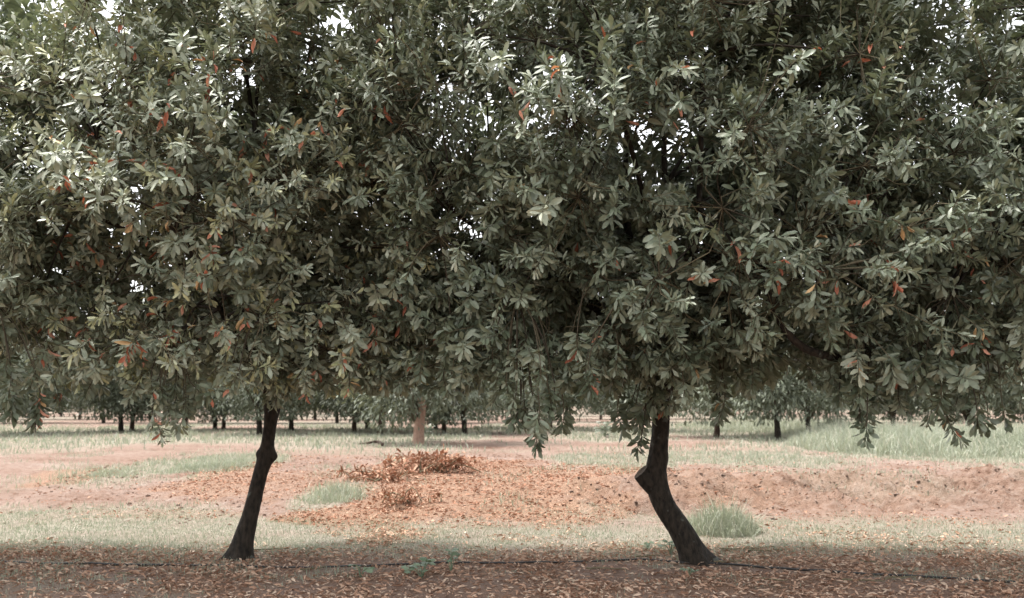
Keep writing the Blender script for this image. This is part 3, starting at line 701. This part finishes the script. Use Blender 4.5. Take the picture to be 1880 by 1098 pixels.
# ------------------------------------------------------------------ irrigation pipe
pp = [(-60, 1030), (150, 1036), (330, 1040), (480, 1043), (600, 1042), (700, 1040), (830, 1037), (960, 1036), (1080, 1033), (1180, 1030), (1260, 1037), (1340, 1039), (1440, 1046), (1540, 1053), (1700, 1062), (1950, 1076)]
pth = spline([G(a, b) for a, b in pp], 150)
pth[:, 2] = H(pth[:, 0], pth[:, 1]) + .001 + .016 * vnoise(pth[:, 0] * 1.5, pth[:, 0] * 0, 4)
tv, tf = tube(pth, np.full(150, .010), 10)
tv, ofs = tv - pth[75], pth[75]
o = link("irrigation_pipe", mesh_np("irrigation_pipe", tv, tf, [M_PIPE]), label="thin black irrigation pipe lying along the tree row", category="pipe"); o.location = ofs.tolist()

# ------------------------------------------------------------------ weeds and saplings
def lobed(seed):
    r = np.random.default_rng(seed); pts = [(0, 0, 0)]; m = 13; out = []
    for k in range(m):
        t = k / (m - 1); a = -2.2 + 4.4 * t; rr = .5 * (1 - .42 * (k % 2)) * (1 - .3 * abs(t - .5) * 2)
        out.append((.42 + rr * math.cos(a), rr * math.sin(a), -.18 * (rr * math.cos(a)) ** 2 * 2 + r.normal(0, .03)))
    v = np.array([(0, 0, 0), (.4, 0, .04)] + out); f = [(1, 2 + k, 3 + k) for k in range(m - 1)] + [(0, 2, 1), (0, 1, m + 1)]
    return v, np.array(f)
WEED_ME = [mesh_np("leaf", *lobed(k), [M_WEED], {"tint": np.full(15, t)}) for k, t in enumerate((.2, .5, .9))]
SAP_ME = [mesh_np("leaf", tv, tf, [M_LEAF], {"tint": np.full(len(tv), .1)}) for tv, tf in HI[:3]]
def weed(px, py, n, spread, height, size, label, meshes, seed, name="weed", cat="weed"):
    r = np.random.default_rng(seed); c = G(px, py); o = empty(name, c, label, cat, "small green plants on the ground" if name == "weed" else None)
    st = []
    for k in range(n):
        a = k * 2.4 + r.normal(0, .3); el = r.uniform(.25, 1.3)
        e = np.array([math.cos(a) * math.cos(el) * spread, math.sin(a) * math.cos(el) * spread, height * (.25 + .75 * math.sin(el))])
        tv, tf = tube(spline([[0, 0, -.01], e * .5 + np.array([0, 0, .03]), e], 6), np.linspace(.005, .0025, 6), 5)
        s = link("stem", mesh_np("stem", tv, tf, [M_WEED], {"tint": np.full(len(tv), .5)}), o)
        for q in range(2 if meshes is WEED_ME else 5):
            lf = link("leaf", meshes[r.integers(0, len(meshes))], s)
            qa = a + r.normal(0, .8) + q * 2.1; d = np.array([[math.cos(qa), math.sin(qa), r.uniform(-.1, .5)]])
            m = np.eye(4); m[:3, :3] = basis(d, np.array([[r.normal(0, .25), r.normal(0, .25) - .3, 1.]]))[0].T * size * r.uniform(.7, 1.15); m[:3, 3] = e * (1 - .28 * q * r.random())
            lf.matrix_basis = Matrix(m.tolist())
weed(775, 1062, 9, .13, .17, .10, "broad-leaved green weed in front of the black pipe, largest of the weeds", WEED_ME, 1)
weed(828, 1050, 6, .06, .20, .08, "upright green weed crossing the black pipe", WEED_ME, 2)
weed(662, 1060, 6, .10, .12, .08, "low green weed in front of the pipe beside the slender trunk", WEED_ME, 3)
weed(1232, 1018, 6, .10, .13, .08, "small dark green weed at the foot of the bent trunk", WEED_ME, 4)
weed(1190, 1008, 5, .07, .07, .06, "tiny green weed in the litter a hand's breadth from the bent trunk's foot", WEED_ME, 5)
weed(1265, 1060, 5, .08, .07, .06, "tiny green weed in the litter in front of the bent trunk", WEED_ME, 6)
weed(1110, 803, 14, .28, .55, .2, "round dark green sapling on the shaded strip of open ground", SAP_ME, 7, "sapling", "sapling")
weed(786, 806, 9, .25, .5, .18, "small leafy sucker growing beside the thick pale trunk", SAP_ME, 8, "sapling", "sapling")

# ------------------------------------------------------------------ fallen stick
pth = spline([G(658, 817) + [0, 0, .03], G(675, 817) + [0, 0, .05], G(692, 817) + [0, 0, .08], G(703, 820) + [0, 0, .05]], 14)
tv, tf = tube(pth, np.linspace(.02, .05, 14), 8); tv, ofs = tv - pth[6], pth[6]
o = link("fallen_branch", mesh_np("fallen_branch", tv, tf, [M_BARK2]), label="short fallen branch lying on the ground near the thick pale trunk", category="branch"); o.location = ofs.tolist()

r = np.random.default_rng(133)
for k in range(14):
    x0, y0 = r.uniform(-4.2, 3.6), r.uniform(8.9, 10.9); a = r.uniform(-.6, .6); L = r.uniform(.18, .5)
    q = np.stack([x0 + np.linspace(0, L, 9) * math.cos(a), y0 + np.linspace(0, L, 9) * math.sin(a)], -1) + np.cumsum(r.normal(0, .008, (9, 2)), 0)
    pth = np.concatenate([q, (H(q[:, 0], q[:, 1]) + .022)[:, None]], 1); pth[:, 2] = np.linspace(pth[0, 2], pth[-1, 2], 9) + r.normal(0, .003, 9)
    tv, tf = tube(pth, np.linspace(.008, .004, 9), 6); c = pth[4]
    o = link("fallen_twig", mesh_np("fallen_twig", tv - c, tf, [M_TWIG], {"tint": np.full(len(tv), .9)}), label="short dry twig lying on the leaf litter under the front trees", category="twig", group="fallen twigs in the litter"); o.location = c.tolist()
# ------------------------------------------------------------------ clods of soil
r = np.random.default_rng(123)
ico_v = []; ph = (1 + 5 ** .5) / 2
for a_, b_ in ((1, ph), (1, -ph), (-1, ph), (-1, -ph)): ico_v += [(0, a_, b_), (a_, b_, 0), (b_, 0, a_)]
ico_v = norm(np.array(ico_v, float))
ico_f = []
for i in range(12):
    for j in range(i + 1, 12):
        for k in range(j + 1, 12):
            if max(np.linalg.norm(ico_v[i] - ico_v[j]), np.linalg.norm(ico_v[j] - ico_v[k]), np.linalg.norm(ico_v[i] - ico_v[k])) < 1.1:
                ico_f.append((i, j, k) if np.cross(ico_v[j] - ico_v[i], ico_v[k] - ico_v[i]) @ ico_v[i] > 0 else (i, k, j))
ico_f = np.array(ico_f)
n = 14000; x, y = r.uniform(-8, 10, n), r.uniform(13, 24, n)
k = r.random(n) < np.clip(bank_mask(x, y) * .8 + .08 + .25 * (fbm(x * .8, y * .8, 221, 3) > .56), 0, 1) * (1 - .7 * grass_mask(x, y))
x, y = x[k], y[k]; n = len(x)
sz = .008 + .045 * r.beta(1.1, 6, n)
v = ico_v[None] * r.uniform(.6, 1.25, (n, 12, 1)) * (sz[:, None] * np.stack([r.uniform(.8, 1.5, n), r.uniform(.8, 1.5, n), r.uniform(.5, .9, n)], -1))[:, None] + np.stack([x, y, H(x, y) + sz * .15], -1)[:, None]
f = (ico_f[None] + (np.arange(n) * 12)[:, None, None]).reshape(-1, 3)
v = v.reshape(-1, 3); z0 = np.zeros(len(v))
link("soil_clods", mesh_np("soil_clods", v, f, [M_GROUND], {"grass": z0, "litter": z0, "bank": np.repeat(r.uniform(0, .45, n), 12)}, smooth=False), kind="stuff", label="crumbled clods of pink-brown soil on the bank", category="soil")
